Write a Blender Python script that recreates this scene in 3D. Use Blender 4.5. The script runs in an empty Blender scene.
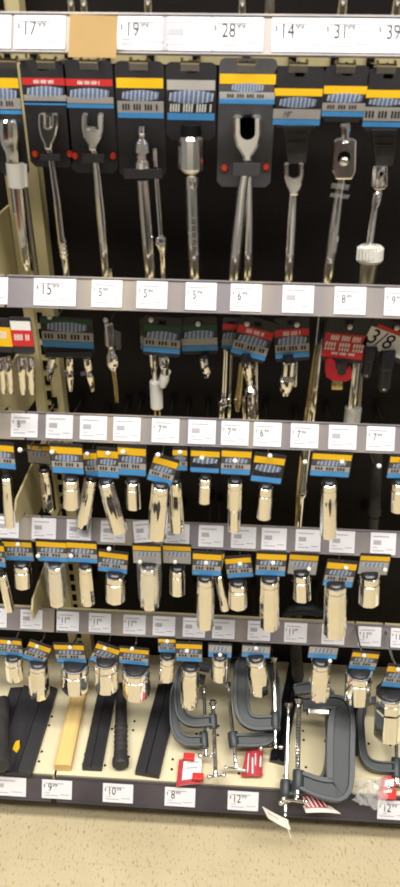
import bpy, bmesh, math, random
from mathutils import Vector, Matrix
random.seed(7)
scene = bpy.context.scene
COL = scene.collection

# ------------------------------------------------------------------ camera
F_PX, PITCH, YAW, ROLL = 662.4, math.radians(31.77), math.radians(2.95), math.radians(0.63)
EYE = Vector((0, 0, 1.6))
_cp, _sp, _cy, _sy = math.cos(PITCH), math.sin(PITCH), math.cos(YAW), math.sin(YAW)
FWD = Vector((-_sy*_cp, _cy*_cp, -_sp)); RT = Vector((_cy, _sy, 0)); UP = RT.cross(FWD)
RT, UP = math.cos(ROLL)*RT + math.sin(ROLL)*UP, -math.sin(ROLL)*RT + math.cos(ROLL)*UP
cam = bpy.data.cameras.new('camera'); cam_o = bpy.data.objects.new('camera', cam); COL.objects.link(cam_o)
cam.sensor_width = 36; cam.sensor_fit = 'AUTO'; cam.lens = 36*F_PX/887; cam.clip_start = .02
M = Matrix((RT, UP, -FWD)).transposed().to_4x4(); M.translation = EYE
cam_o.matrix_world = M
scene.camera = cam_o
cam.dof.use_dof = True; cam.dof.focus_distance = 8; cam.dof.aperture_fstop = 8

def ray(x, y): return FWD*F_PX + RT*(x-200) - UP*(y-443.5)
def at(x, y, Y):
    d = ray(x, y); return EYE + d*(Y/d.y)
def atp(x, y, pl):                      # point on an inclined plane z = z0 + m (Y - Y0)
    Y0, z0, m = pl; d = ray(x, y)
    return EYE + d*((z0 - m*Y0 - 1.6)/(d.z - m*d.y))
def pxm(x, y, Y): return (at(x+1, y, Y) - at(x, y, Y)).length

# --------------------------------------------------------------- materials
def s2l(c):
    return tuple(((v/255)/12.92 if v/255 <= .04045 else ((v/255+.055)/1.055)**2.4) for v in c) + (1,)
MATS = {}
def mat(name, rgb, rough=.5, metal=0, spec=.5, noise=None, coat=0):
    m = bpy.data.materials.new(name); m.use_nodes = True
    nt = m.node_tree; b = nt.nodes['Principled BSDF']
    b.inputs['Roughness'].default_value = rough; b.inputs['Metallic'].default_value = metal
    b.inputs['Specular IOR Level'].default_value = spec
    b.inputs['Coat Weight'].default_value = coat
    c = s2l(rgb); b.inputs['Base Color'].default_value = c
    if noise:
        rgb2, scale, lo, hi = noise[:4]; stretch = noise[4] if len(noise) > 4 else (1, 1, 1)
        tc = nt.nodes.new('ShaderNodeTexCoord'); mp = nt.nodes.new('ShaderNodeMapping'); mp.inputs['Scale'].default_value = stretch
        n = nt.nodes.new('ShaderNodeTexNoise'); n.inputs['Scale'].default_value = scale; n.inputs['Detail'].default_value = 4
        r = nt.nodes.new('ShaderNodeValToRGB')
        r.color_ramp.elements[0].position = lo; r.color_ramp.elements[0].color = c
        r.color_ramp.elements[1].position = hi; r.color_ramp.elements[1].color = s2l(rgb2)
        nt.links.new(tc.outputs['Object'], mp.inputs['Vector']); nt.links.new(mp.outputs['Vector'], n.inputs['Vector'])
        nt.links.new(n.outputs['Fac'], r.inputs['Fac']); nt.links.new(r.outputs['Color'], b.inputs['Base Color'])
    MATS[name] = m
    return m
mat('chrome', (248, 246, 242), .07, 1)
mat('satin', (250, 249, 246), .13, 1)
mat('steel', (178, 174, 166), .3, 1)
mat('hookwire', (200, 196, 188), .25, 1)
mat('balltip', (235, 232, 225), .3)
mat('panel', (22, 18, 16), .7, spec=.15, noise=((30, 25, 22), 6, .4, .7))
mat('fixture', (186, 174, 130), .5, noise=((176, 163, 120), 9, .4, .7))
mat('slot', (16, 14, 12), .9, spec=.1)
mat('deckmetal', (224, 214, 180), .45, noise=((214, 202, 165), 4, .35, .7))
mat('strip', (128, 122, 126), .3, noise=((158, 148, 134), 5, .45, .6, (1, .2, .2)))  # patchy beige paints in reflections and the bar showing through
mat('lipdark', (66, 62, 66), .35, noise=((84, 78, 82), 6, .4, .65))
mat('kick', (40, 37, 36), .6)
mat('paper', (232, 230, 232), .6, spec=.2)
mat('ink', (52, 48, 52), .8, spec=.1)
mat('inkpale', (176, 172, 176), .8, spec=.1)
mat('tan', (202, 168, 112), .7, noise=((192, 158, 102), 12, .4, .7))
mat('black', (44, 43, 46), .55)
mat('cardblack', (40, 39, 42), .5)
mat('blackgloss', (30, 30, 33), .3)
mat('rubber', (48, 47, 47), .6, noise=((60, 58, 57), 40, .4, .7))
mat('yellow', (245, 192, 22), .5)
mat('red', (205, 46, 44), .5)
mat('redclip', (170, 26, 40), .35)
mat('orange', (236, 72, 40), .45)
mat('blue', (74, 156, 222), .5)
mat('logoblue', (112, 134, 176), .5)
mat('logopale', (186, 196, 212), .5)
mat('greyband', (176, 172, 166), .5)
mat('darkgrey', (78, 77, 80), .5)
mat('green', (24, 78, 54), .5)
mat('white', (236, 234, 228), .5)
mat('whiteplastic', (226, 224, 214), .4)
mat('wood', (226, 190, 116), .55, noise=((238, 206, 140), 10, .35, .7, (6, .4, 1)))
mat('clampgrey', (52, 59, 61), .45, noise=((45, 51, 53), 14, .4, .7))
mat('clampdark', (42, 48, 50), .5)
mat('brass', (196, 178, 130), .25, 1)
mat('tagcream', (230, 222, 206), .55)
def clear(name, tint, alpha, rough):
    m = bpy.data.materials.new(name); m.use_nodes = True; nt = m.node_tree
    b = nt.nodes['Principled BSDF']; b.inputs['Base Color'].default_value = s2l(tint)
    b.inputs['Roughness'].default_value = rough; b.inputs['Alpha'].default_value = alpha
    b.inputs['Coat Weight'].default_value = .4
    MATS[name] = m
clear('film', (235, 235, 232), .13, .1)
clear('bagfilm', (240, 240, 238), .34, .15)
clear('sleeve', (232, 232, 226), .55, .25)
# floor: speckled cream vinyl tile
m = bpy.data.materials.new('vinyl'); m.use_nodes = True; nt = m.node_tree; b = nt.nodes['Principled BSDF']
tc = nt.nodes.new('ShaderNodeTexCoord')
n1 = nt.nodes.new('ShaderNodeTexNoise'); n1.inputs['Scale'].default_value = 190; n1.inputs['Detail'].default_value = 3
mp = nt.nodes.new('ShaderNodeMapping'); mp.inputs['Scale'].default_value = (1.4, .55, 1); mp.inputs['Rotation'].default_value = (0, 0, .3)
r1 = nt.nodes.new('ShaderNodeValToRGB')
r1.color_ramp.elements[0].position = .58; r1.color_ramp.elements[0].color = s2l((198, 184, 149))
r1.color_ramp.elements[1].position = .70; r1.color_ramp.elements[1].color = s2l((152, 136, 104))
n2 = nt.nodes.new('ShaderNodeTexNoise'); n2.inputs['Scale'].default_value = 7; n2.inputs['Detail'].default_value = 2
mx = nt.nodes.new('ShaderNodeMixRGB'); mx.blend_type = 'MULTIPLY'; mx.inputs['Fac'].default_value = .55
r2 = nt.nodes.new('ShaderNodeValToRGB')
r2.color_ramp.elements[0].position = .35; r2.color_ramp.elements[0].color = (.82, .80, .76, 1)
r2.color_ramp.elements[1].position = .65; r2.color_ramp.elements[1].color = (1, 1, 1, 1)
br = nt.nodes.new('ShaderNodeTexBrick'); br.offset = 0; br.inputs['Scale'].default_value = 1
br.inputs['Brick Width'].default_value = .305; br.inputs['Row Height'].default_value = .305; br.inputs['Mortar Size'].default_value = .0012
br.inputs['Color1'].default_value = br.inputs['Color2'].default_value = (1, 1, 1, 1); br.inputs['Mortar'].default_value = (.93, .92, .9, 1)
mx2 = nt.nodes.new('ShaderNodeMixRGB'); mx2.blend_type = 'MULTIPLY'; mx2.inputs['Fac'].default_value = 1
L = nt.links.new
L(tc.outputs['Object'], mp.inputs['Vector']); L(mp.outputs['Vector'], n1.inputs['Vector']); L(tc.outputs['Object'], n2.inputs['Vector']); L(tc.outputs['Object'], br.inputs['Vector'])
L(n1.outputs['Fac'], r1.inputs['Fac']); L(n2.outputs['Fac'], r2.inputs['Fac'])
L(r1.outputs['Color'], mx.inputs['Color1']); L(r2.outputs['Color'], mx.inputs['Color2'])
L(mx.outputs['Color'], mx2.inputs['Color1']); L(br.outputs['Color'], mx2.inputs['Color2']); L(mx2.outputs['Color'], b.inputs['Base Color'])
b.inputs['Roughness'].default_value = .35
MATS['vinyl'] = m

# ------------------------------------------------------------ mesh builder
class MB:
    def __init__(s): s.v = []; s.f = []; s.m = []; s.mats = []; s.smooth = []
    def mi(s, name):
        if name not in s.mats: s.mats.append(name)
        return s.mats.index(name)
    def add(s, verts, faces, material, smooth=False):
        o = len(s.v); s.v += [Vector(v) for v in verts]; k = s.mi(material)
        for f in faces: s.f.append([i+o for i in f]); s.m.append(k); s.smooth.append(smooth)
        return s
    def box(s, lo, hi, material):
        x0, y0, z0 = lo; x1, y1, z1 = hi
        return s.add([(x0,y0,z0),(x1,y0,z0),(x1,y1,z0),(x0,y1,z0),(x0,y0,z1),(x1,y0,z1),(x1,y1,z1),(x0,y1,z1)],
                     [(0,3,2,1),(4,5,6,7),(0,1,5,4),(1,2,6,5),(2,3,7,6),(3,0,4,7)], material)
    def hexa(s, c, ax, ay, az, material):          # box from centre and three half-axes
        c = Vector(c); vs = []
        for k in (-1, 1):
            for i, j in ((-1,-1),(1,-1),(1,1),(-1,1)): vs.append(c + ax*i + ay*j + az*k)
        return s.add(vs, [(0,3,2,1),(4,5,6,7),(0,1,5,4),(1,2,6,5),(2,3,7,6),(3,0,4,7)], material)
    def rings(s, rings, material, caps=True, smooth=True, closed=True):
        n = len(rings[0]); vs = [p for r in rings for p in r]; fs = []
        for i in range(len(rings)-1):
            for j in range(n if closed else n-1):
                fs.append((i*n+j, i*n+(j+1) % n, (i+1)*n+(j+1) % n, (i+1)*n+j))
        s.add(vs, fs, material, smooth)
        if caps:
            s.add(rings[0], [tuple(range(n-1, -1, -1))], material); s.add(rings[-1], [tuple(range(n))], material)
        return s
    def lathe(s, a, b, prof, material, n=20, flat=None):   # prof: (t, radius) along a->b
        a, b = Vector(a), Vector(b); d = (b-a)
        u = d.orthogonal().normalized() if abs(d.normalized().y) > .9 else d.cross(Vector((0, 1, 0))).normalized()
        w = d.cross(u).normalized(); rs = []
        for t, r in prof:
            rs.append([a + d*t + (u*math.cos(2*math.pi*j/n) + w*math.sin(2*math.pi*j/n))*max(r, 1e-5) for j in range(n)])
        return s.rings(rs, material)
    def tube(s, pts, rad, material, n=10):
        pts = [Vector(p) for p in pts]; rs = []
        rad = rad if isinstance(rad, (list, tuple)) else [rad]*len(pts)
        pu = None
        for i, p in enumerate(pts):
            t = (pts[min(i+1, len(pts)-1)] - pts[max(i-1, 0)]).normalized()
            u = t.orthogonal().normalized() if pu is None else (pu - t*pu.dot(t)).normalized()
            pu = u; w = t.cross(u)
            rs.append([p + (u*math.cos(2*math.pi*j/n) + w*math.sin(2*math.pi*j/n))*rad[i] for j in range(n)])
        return s.rings(rs, material)
    def prism(s, poly, off, material):                 # poly: list of 3D points, extruded by vector off
        n = len(poly); vs = [Vector(p) for p in poly] + [Vector(p)+off for p in poly]
        fs = [tuple(range(n)), tuple(range(2*n-1, n-1, -1))] + [(i, i+n, (i+1) % n + n, (i+1) % n) for i in range(n)]
        return s.add(vs, fs, material)
    def sphere(s, c, r, material, n=12):
        c = Vector(c)
        return s.lathe(c-Vector((0, 0, r)), c+Vector((0, 0, r)), [((1-math.cos(math.pi*k/n))/2, r*math.sin(math.pi*k/n)) for k in range(n+1)], material, n)
    def build(s, name, parent=None, bevel=0, recalc=True):
        me = bpy.data.meshes.new(name)
        off = parent.matrix_basis.translation.copy() if parent is not None else Vector((0, 0, 0))
        p = parent
        while p is not None and p.parent is not None:
            p = p.parent; off += p.matrix_basis.translation
        org = Vector((0, 0, 0)) 
        if parent is None:
            c0 = Vector((min(v.x for v in s.v)+max(v.x for v in s.v), min(v.y for v in s.v)+max(v.y for v in s.v), 2*min(v.z for v in s.v)))/2
            org = c0
        me.from_pydata([tuple(v-off-org) for v in s.v], [], s.f)
        for n_ in s.mats: me.materials.append(MATS[n_])
        me.polygons.foreach_set('material_index', s.m); me.polygons.foreach_set('use_smooth', s.smooth)
        me.validate(); me.update()
        if recalc or bevel:
            bm = bmesh.new(); bm.from_mesh(me)
            if bevel:
                bmesh.ops.remove_doubles(bm, verts=bm.verts, dist=1e-6)
                bmesh.ops.bevel(bm, geom=[e for e in bm.edges if len(e.link_faces) == 2 and e.calc_face_angle(0) > .5], offset=bevel, segments=2, affect='EDGES', profile=.6)
            bmesh.ops.recalc_face_normals(bm, faces=bm.faces); bm.to_mesh(me); bm.free()
        if any(s.smooth): me.set_sharp_from_angle(angle=math.radians(24))
        o = bpy.data.objects.new(name, me); COL.objects.link(o)
        if parent is not None: o.parent = parent
        else: o.location = org
        return o
def tag(o, label, cat, group=None):
    o['label'] = label; o['category'] = cat
    if group: o['group'] = group
    return o
def thing(name, label, cat, loc, group=None):
    o = bpy.data.objects.new(name, None); o.empty_display_size = .02; COL.objects.link(o); o.location = loc
    return tag(o, label, cat, group)
X, Yv, Z = Vector((1, 0, 0)), Vector((0, 1, 0)), Vector((0, 0, 1))

# text ---------------------------------------------------------------
_tc = {}
def text_geo(s):
    if s not in _tc:
        cu = bpy.data.curves.new('t', 'FONT'); cu.body = s; cu.size = 1; cu.resolution_u = 3
        o = bpy.data.objects.new('t', cu); COL.objects.link(o)
        dg = bpy.context.evaluated_depsgraph_get(); dg.update()
        me = o.evaluated_get(dg).to_mesh()
        vs = [v.co.copy() for v in me.vertices]; fs = [tuple(p.vertices) for p in me.polygons]
        x0 = min(v.x for v in vs); x1 = max(v.x for v in vs); y0 = min(v.y for v in vs); y1 = max(v.y for v in vs)
        vs = [((v.x-x0)/(y1-y0), (v.y-y0)/(y1-y0)) for v in vs]
        _tc[s] = (vs, fs, (x1-x0)/(y1-y0))
        o.evaluated_get(dg).to_mesh_clear(); bpy.data.objects.remove(o); bpy.data.curves.remove(cu)
    return _tc[s]
def put_text(mb, s, org, u, v, height, material, squash=1, slant=0):
    vs, fs, w = text_geo(s)
    mb.add([org + u*((a*squash + b*slant)*height) + v*(b*height) for a, b in vs], fs, material)
    return w*height*squash

# ------------------------------------------------------------ the setting
D = 1.04
RZ = [1.5988, 1.2362, .980, .7361, .4711]
PANEL = 1.235; POST = 1.20
floor = MB().box((-2.2, -1.6, -.02), (2.2, 1.9, 0), 'vinyl').build('floor'); floor['kind'] = 'structure'

g = thing('shelving_gondola', 'black-backed beige metal gondola shelving with slotted upright and low base deck', 'shelving', (0, 1.1, 0))
MB().box((-1.0, PANEL, .0), (.95, PANEL+.02, 2.3), 'panel').build('back_panel', g)
p = MB()
p.box((-.406, POST, 0), (-.386, PANEL-.001, 2.3), 'fixture').box((-.367, POST, 0), (-.347, PANEL-.001, 2.3), 'fixture').box((-.386, POST+.004, 0), (-.367, PANEL-.001, 2.3), 'fixture')
z = .2
while z < 2.2:
    p.box((-.3815, POST+.002, z), (-.3715, POST+.0045, z+.02), 'slot'); z += .034
p.build('upright', g)
for zr in RZ[1:]:
    pts = [(-.4115, POST+.01, zr+.10), (-.4115, 1.015, zr+.09), (-.4115, 1.0, zr+.072), (-.4115, 1.0, zr+.045), (-.4115, 1.05, zr+.034), (-.4115, 1.058, zr+.03), (-.4115, 1.058, zr-.02), (-.4115, POST+.01, zr-.035)]
    MB().prism([Vector(q) for q in pts], X*.004, 'fixture').build('bracket', g)
DZ = .146
for x0, x1 in ((-1.0, -.3735), (-.3685, .95)):
    d = MB().box((x0, .876, DZ-.02), (x1, PANEL-.002, DZ), 'deckmetal')
    d.box((x0, .8795, .06), (x1, .886, DZ-.003), 'fixture')
    hx = math.ceil(x0/.052)*.052
    while hx < x1-.02:
        for hy in (.905, .93, 1.0, 1.025):
            if not (hy in (.93, 1.025) and int(round(hx/.052)) % 2):
                d.lathe((hx, hy, DZ-.001), (hx, hy, DZ+.0003), [(0, .0032), (1, .0032)], 'slot', 8)
        hx += .052
    d.build('base_deck', g)
MB().box((-1.0, .901, 0), (.95, .915, .126), 'kick').build('kick_plate', g)

# unseen shelving behind the photographer, added to give the chrome something to reflect
m = bpy.data.materials.new('reflection_pattern'); m.use_nodes = True; nt = m.node_tree; b = nt.nodes['Principled BSDF']
tc = nt.nodes.new('ShaderNodeTexCoord'); mp = nt.nodes.new('ShaderNodeMapping'); mp.inputs['Scale'].default_value = (9, 1, 3.2)
vo = nt.nodes.new('ShaderNodeTexVoronoi'); vo.distance = 'CHEBYCHEV'; vo.inputs['Scale'].default_value = 1
se = nt.nodes.new('ShaderNodeSeparateColor'); r_ = nt.nodes.new('ShaderNodeValToRGB'); r_.color_ramp.interpolation = 'CONSTANT'
for k, (ps, c_) in enumerate([(0, (18, 17, 17)), (.38, (238, 236, 232)), (.58, (30, 28, 28)), (.74, (226, 220, 205)), (.9, (150, 60, 50))]):
    e_ = r_.color_ramp.elements[k] if k < 2 else r_.color_ramp.elements.new(ps)
    e_.position = ps; e_.color = s2l(c_)
nt.links.new(tc.outputs['Object'], mp.inputs['Vector']); nt.links.new(mp.outputs['Vector'], vo.inputs['Vector'])
nt.links.new(vo.outputs['Color'], se.inputs['Color']); nt.links.new(se.outputs['Red'], r_.inputs['Fac']); nt.links.new(r_.outputs['Color'], b.inputs['Base Color'])
MATS['reflection_pattern'] = m
ob = MB().box((-2.2, -.95, .16), (2.2, -.9, 2.0), 'reflection_pattern').box((-2.2, -.95, 0), (2.2, -.62, .15), 'kick')  .build('reflection_shelving'); ob['kind'] = 'structure'

# rails with price labels ----------------------------------------------
TILT = math.radians(29)
VU = Vector((0, math.sin(TILT), math.cos(TILT)))      # "up" along a tilted label
VN = Vector((0, -math.cos(TILT), math.sin(TILT)))     # its outward normal
RN = ['top', 'second', 'third', 'fourth', 'fifth']
for i, zr in enumerate(RZ):
    for x0, x1, side in ((-.98, -.3785, 'left'), (-.3745, .93, 'main')):
        t = thing('price_rail', '%s price rail %s' % (
            'grey uppermost' if i == 0 else 'grey '+RN[i]+' from top', 'left of the slotted upright' if side == 'left' else 'right of the slotted upright'), 'shelf rail', ((x0+x1)/2, D, zr), 'price rails across the gondola')
        MB().box((x0, 1.056, zr-.024), (x1 - (.035 if side == 'left' else 0), 1.085, zr-(.010 if i < 4 else .002)), 'fixture').build('crossbar', t, .002)
        MB().hexa((( x0+x1)/2, D, zr) + VN*-.002 if False else Vector(((x0+x1)/2, D, zr)) - VN*.0025, X*((x1-x0)/2), VU*.0262, VN*.0016, 'strip').build('label_strip', t)
        if i == 0: MB().box((x0 if side == 'left' else -.344, 1.202, zr-.041), (-.409 if side == 'left' else x1, 1.232, zr-.004), 'fixture').build('mounting_bar', t)
        e = MB(); 
        for sgn in (-1, 1): e.hexa(Vector(((x0+x1)/2, D, zr)) + VU*(.0252*sgn), X*((x1-x0)/2), VU*.0012, VN*.0018, 'strip')
        e.build('lip_edge', t)
LIPC = (.858, .117)
for x0, x1, w in ((-.98, -.3785, 'in the bay left of the upright'), (-.3655, .93, 'of the main bay')):
    t = thing('base_rail', 'dark price strip on the base deck front ' + w, 'shelf rail', ((x0+x1)/2, LIPC[0], LIPC[1]), 'dark strips on the base deck')
    MB().hexa(Vector(((x0+x1)/2, LIPC[0], LIPC[1])) - VN*.0035, X*((x1-x0)/2), VU*.029, VN*.0025, 'lipdark').build('strip', t)
    e = MB()
    for sgn in (-1, 1): e.hexa(Vector(((x0+x1)/2, LIPC[0], LIPC[1])) + VU*(.0285*sgn), X*((x1-x0)/2), VU*.0012, VN*.002, 'lipdark')
    e.build('lip_edge', t)

def price_label(px, py, Y, wide, price, label, group, rot=0, fwd=0, w=None):
    c = at(px, py, Y) + VN*(.0008+fwd)
    w = w or (.0697 if wide else .0502); h = .044
    u = X*math.cos(rot) - VU*math.sin(rot); v = VU*math.cos(rot) + X*math.sin(rot)
    mb = MB().hexa(c, u*(w/2), v*(h/2), VN*.0004, 'paper')
    o = c + VN*.0008 - u*(w/2) - v*(h/2)
    def bar(a, b, ww, hh, mt): mb.hexa(o + u*((a+ww/2)*w) + v*((b+hh/2)*h), u*(ww*w/2), v*(hh*h/2), VN*.0001, mt)
    bar(.10, .80, .62, .045, 'inkpale'); bar(.10, .16, .44, .035, 'inkpale'); bar(.10, .30, .18, .03, 'inkpale'); bar(.62, .22, .28, .035, 'inkpale')
    if price:
        dol, cents = price.split('.') if '.' in price else (price, '')
        hh = .43*h if wide else .31*h
        put_text(mb, '$', o + u*(.06*w) + v*(.58*h), u, v, hh*.42, 'ink', .8)
        adv = put_text(mb, dol, o + u*((.21 if wide else .23)*w) + v*(.40*h), u, v, hh, 'ink', .72)
        if cents: put_text(mb, cents, o + u*((.21 if wide else .23)*w + adv + .0015) + v*(.40*h+hh*.55), u, v, hh*.45, 'ink')
    else:
        bar(.12, .45, .30, .20, 'inkpale')
    tag(mb.build('price_label', recalc=False), label, 'price label', group)

ORD = ['first', 'second', 'third', 'fourth', 'fifth', 'sixth', 'seventh', 'eighth', 'ninth', 'tenth', 'eleventh', 'twelfth', 'thirteenth']
def ry(i, x):     # image row of a rail centre at column x
    P0, P1 = [], []
    lo, hi = at(x, 0, 1), None
    # solve y so that at(x,y,D).z == RZ
    a, b_ = -50, 900
    for _ in range(40):
        mid = (a+b_)/2
        if at(x, mid, D).z > RZ[i]: a = mid
        else: b_ = mid
    return (a+b_)/2
RL = {0: [(-14, 1, ''), (40, 1, '17.99'), (143, 1, '19.99'), (188, 1, ''), (237, 1, '28.99'), (298, 1, '14.99'), (349.5, 1, '31.99'), (402, 1, '39.99')],
      1: [(-7, 0, ''), (55, 1, '15.99'), (107, 0, '5.99'), (152, 0, '5.99'), (201, 0, '5.99'), (246, 0, '6.99'), (298, 0, ''), (350, 0, '8.99'), (400, 0, '9.99')],
      2: [(24.5, 0, '8.99'), (59.5, 0, ''), (93.5, 0, ''), (127, 0, ''), (165.5, 0, '7.99'), (202, 0, ''), (235, 0, '7.99'), (267.5, 0, '6.99'), (304.5, 0, '7.99'), (342.5, 0, ''), (380.5, 0, '7.99')],
      3: [(7, 0, ''), (44, 0, ''), (79, 0, ''), (113, 0, ''), (146, 0, ''), (177, 0, ''), (211, 0, ''), (243.5, 0, ''), (274, 0, ''), (308, 0, ''), (342, 0, ''), (383, 0, '')],
      4: [(-4, 0, ''), (31.5, 0, ''), (68, 0, '11.99'), (100, 0, '11.99'), (134.5, 0, '11.99'), (164, 0, ''), (194, 0, ''), (223.5, 0, ''), (259, 0, ''), (295.5, 0, '11.99'), (333, 0, ''), (369.5, 0, '11.99'), (402, 0, '11.99')]}
for i, lst in RL.items():
    for k, (px, wide, pr) in enumerate(lst):
        lab = '%swhite price label%s, %s from the left on the %s price rail' % ('wide ' if wide else 'small ', (' reading '+pr) if (pr and wide) else '', ORD[k], RN[i])
        loose = (i == 3 and k == 4)
        if loose: lab = 'small white price label tilted out of line on the fourth price rail'
        price_label(px, ry(i, px) - (2 if loose else 0), D, wide, pr, lab, 'price labels on the %s rail' % RN[i], rot=-.12 if loose else 0, fwd=.0015 if loose else 0)
def lip_y(x):
    a, b_ = 600, 900
    for _ in range(40):
        mid = (a+b_)/2
        if at(x, mid, LIPC[0]).z > LIPC[1]: a = mid
        else: b_ = mid
    return a
for k, (px, py, pr) in enumerate([(7, 785.5, ''), (57, 788.5, '9.99'), (118, 793.5, '10.99'), (180, 797.5, '8.99'), (243, 802, '12.99'), (393, 812, '12.99')]):
    price_label(px, lip_y(px), LIPC[0], 1, pr, ('wide white price label reading %s on the dark base strip' % pr if k not in (0, 5) else
        ('blank-looking white price label left of the upright on the dark base strip' if k == 0 else 'white price label on the dark base strip below the clear bag')), 'price labels on the base strip', w=.0697 if k else .09)

# stuck-on tan card over the top rail
c = [at(70, 14, 1.012), at(118, 16, 1.02), at(116, 58, 1.016), at(68, 57, 1.008)]
tag(MB().prism(c, Yv*.0012, 'tan').build('cardboard_tag'), 'blank tan cardboard square stuck over the top price rail beside the 17.99 label', 'cardboard tag')

# ------------------------------------------------------------- hooks, cards
def hook(px, py, Ytip, label, group, wide=False):
    t = at(px, py, Ytip)
    if wide: t.z = min(t.z, 1.567)
    zlim = min([zr_-.036 for zr_ in RZ if zr_ > t.z-.03] or [9])
    h = thing('peg_hook', label, 'hook', (t.x, PANEL, t.z), group)
    zb = min(t.z - .022, zlim) if not wide else t.z-.004
    w = MB()
    PE = 1.2 if wide else POST-.001 if -.412 < t.x < -.34 else PANEL-.001
    w.tube([(t.x, PE, zb), (t.x, max(Ytip+.03, min(1.02, Ytip+.045)), zb+(t.z-zb)*.1), (t.x, Ytip+.004, t.z-.002), (t.x, Ytip, t.z)], .0021, 'hookwire', 8)
    w.box((t.x-.006, PE-.004, zb-.012), (t.x+.006, PE, zb+.012), 'slot')
    w.build('wire', h)
    if wide:
        q = MB(); q.tube([(t.x-.012, Ytip+.012, t.z+.002), (t.x-.012, Ytip, t.z-.002), (t.x+.012, Ytip, t.z-.002), (t.x+.012, Ytip+.012, t.z+.002)], .0024, 'hookwire', 8)
        q.hexa((t.x, Ytip+.002, t.z-.006), X*.013, Yv*.0012, Z*.006, 'steel')
        q.build('end_plate', h)
    else:
        MB().sphere(t, .0044, 'balltip', 10).build('ball_tip', h)
    return t

def card_part(root, xc, w, y0, y1, Y, bands, tilt=0, logo=None, hole=True, dots=(), body='cardblack', text=None, name='card', round_=.006):
    """xc,w,y0,y1 in picture pixels at depth Y; bands = (ya, yb, material, inset)"""
    ym = (y0+y1)/2
    c = at(xc, ym, Y); zt = at(xc, y0, Y).z; zb = at(xc, y1, Y).z; s = pxm(xc, ym, Y); W = w*s
    th = math.radians(tilt)
    U = X*math.cos(th) - Z*math.sin(th); V = Z*math.cos(th) + X*math.sin(th)
    H = zt-zb; O = Vector((c.x, Y, (zt+zb)/2))
    def P(a, b_, dy=0): return O + U*(a*W/2) + V*(b_*H/2) + Yv*dy
    rw, rh = 2*round_/W, 2*round_/H
    hw, ht, hb = (.012/W if hole else 0), 1-.012/H*1.0, 1-.028/H
    hw = .014/W
    mb = MB()
    for sx in (-1, 1):
        poly = [(0, -1), (sx*(1-rw), -1), (sx, -1+rh), (sx, 1-rh), (sx*(1-rw*.3), 1-rh*.3), (sx*(1-rw), 1), (0, 1)]
        if hole: poly += [(0, ht), (sx*hw, ht), (sx*hw, hb), (0, hb)]
        mb.prism([P(a, b_, -.0006) for a, b_ in poly], Yv*.0012, body)
    def zv(y): return ((at(xc, y, Y).z) - (zt+zb)/2)/(H/2)
    for ya, yb, mt, inset in bands:
        a, b_ = zv(ya), zv(yb)
        if mt == 'logo':
            n = max(9, int(w/2.6)); sp = (1-inset)*2/n
            for k in range(n):
                x0 = -(1-inset) + k*sp
                hgt = (a-b_)*(.55+.45*math.sin(math.pi*(k+.5)/n))
                m0 = (a+b_)/2
                mtl = 'logoblue' if k % 2 else 'logopale'
                mb.add([P(x0, m0-hgt/2, -.0011), P(x0+sp*.75, m0-hgt/2, -.0011), P(x0+sp*1.25, m0+hgt/2, -.0011), P(x0+sp*.5, m0+hgt/2, -.0011)], [(0, 1, 2, 3)], mtl)
        elif mt == 'ticks':
            n = max(6, int(w/3.5)); sp = (1-inset)*2/n
            for k in range(n):
                if k % 4 == 3: continue
                x0 = -(1-inset) + k*sp
                mb.add([P(x0, b_, -.0013), P(x0+sp*.6, b_, -.0013), P(x0+sp*.6, a, -.0013), P(x0, a, -.0013)], [(0, 1, 2, 3)], 'ink')
        elif mt == 'whiteticks':
            n = max(6, int(w/3)); sp = (1-inset)*2/n
            for k in range(n):
                if k % 5 == 4: continue
                x0 = -(1-inset) + k*sp
                mb.add([P(x0, b_, -.0013), P(x0+sp*.6, b_, -.0013), P(x0+sp*.8, a, -.0013), P(x0+sp*.2, a, -.0013)], [(0, 1, 2, 3)], 'white')
        else:
            x = 1-inset
            mb.add([P(-x, b_, -.0009), P(x, b_, -.0009), P(x, a, -.0009), P(-x, a, -.0009)], [(0, 1, 2, 3)], mt)
    if text:
        s_, tx, ya, yb, mt = text
        a, b_ = zv(ya), zv(yb)
        put_text(mb, s_, P((tx-xc)/(w/2), b_, -.0014), U, V, (a-b_)*H/2, mt, .9, .15)
    o = mb.build(name, root, recalc=False)
    for dx, dy in dots:
        q = at(dx, dy, Y-.003)
        k = MB().lathe(q+Yv*.004, q-Yv*.003, [(0, .0052), (.6, .0052), (1, .0034)], 'orange', 12).build('rivet', root)
    return o

def lower_bands(y0, yb, style):
    """bands for the small socket cards between the yellow top edge y0 and the bottom yb"""
    H = yb-y0
    top = [(y0, y0+.26*H, 'yellow', .05)]
    if style == 'full':
        return top + [(y0+.28*H, y0+.52*H, 'darkgrey', .05), (y0+.28*H, y0+.54*H, 'logo', .3), (y0+.55*H, y0+.78*H, 'greyband', .05), (y0+.60*H, y0+.73*H, 'ticks', .25), (y0+.79*H, y0+H, 'blue', .05)]
    if style == 'dark':
        return top + [(y0+.28*H, y0+.60*H, 'logo', .2), (y0+.62*H, y0+.78*H, 'ticks', .2), (y0+.79*H, y0+H, 'blue', .05)]
    if style == 'grey':
        return top + [(y0+.30*H, y0+H, 'greyband', .05), (y0+.34*H, y0+.6*H, 'logo', .25)]
    if style == 'noyel':
        return [(y0, y0+.6*H, 'greyband', .05), (y0+.1*H, y0+.5*H, 'logo', .3), (y0+.62*H, y0+H, 'blue', .05)]

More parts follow.
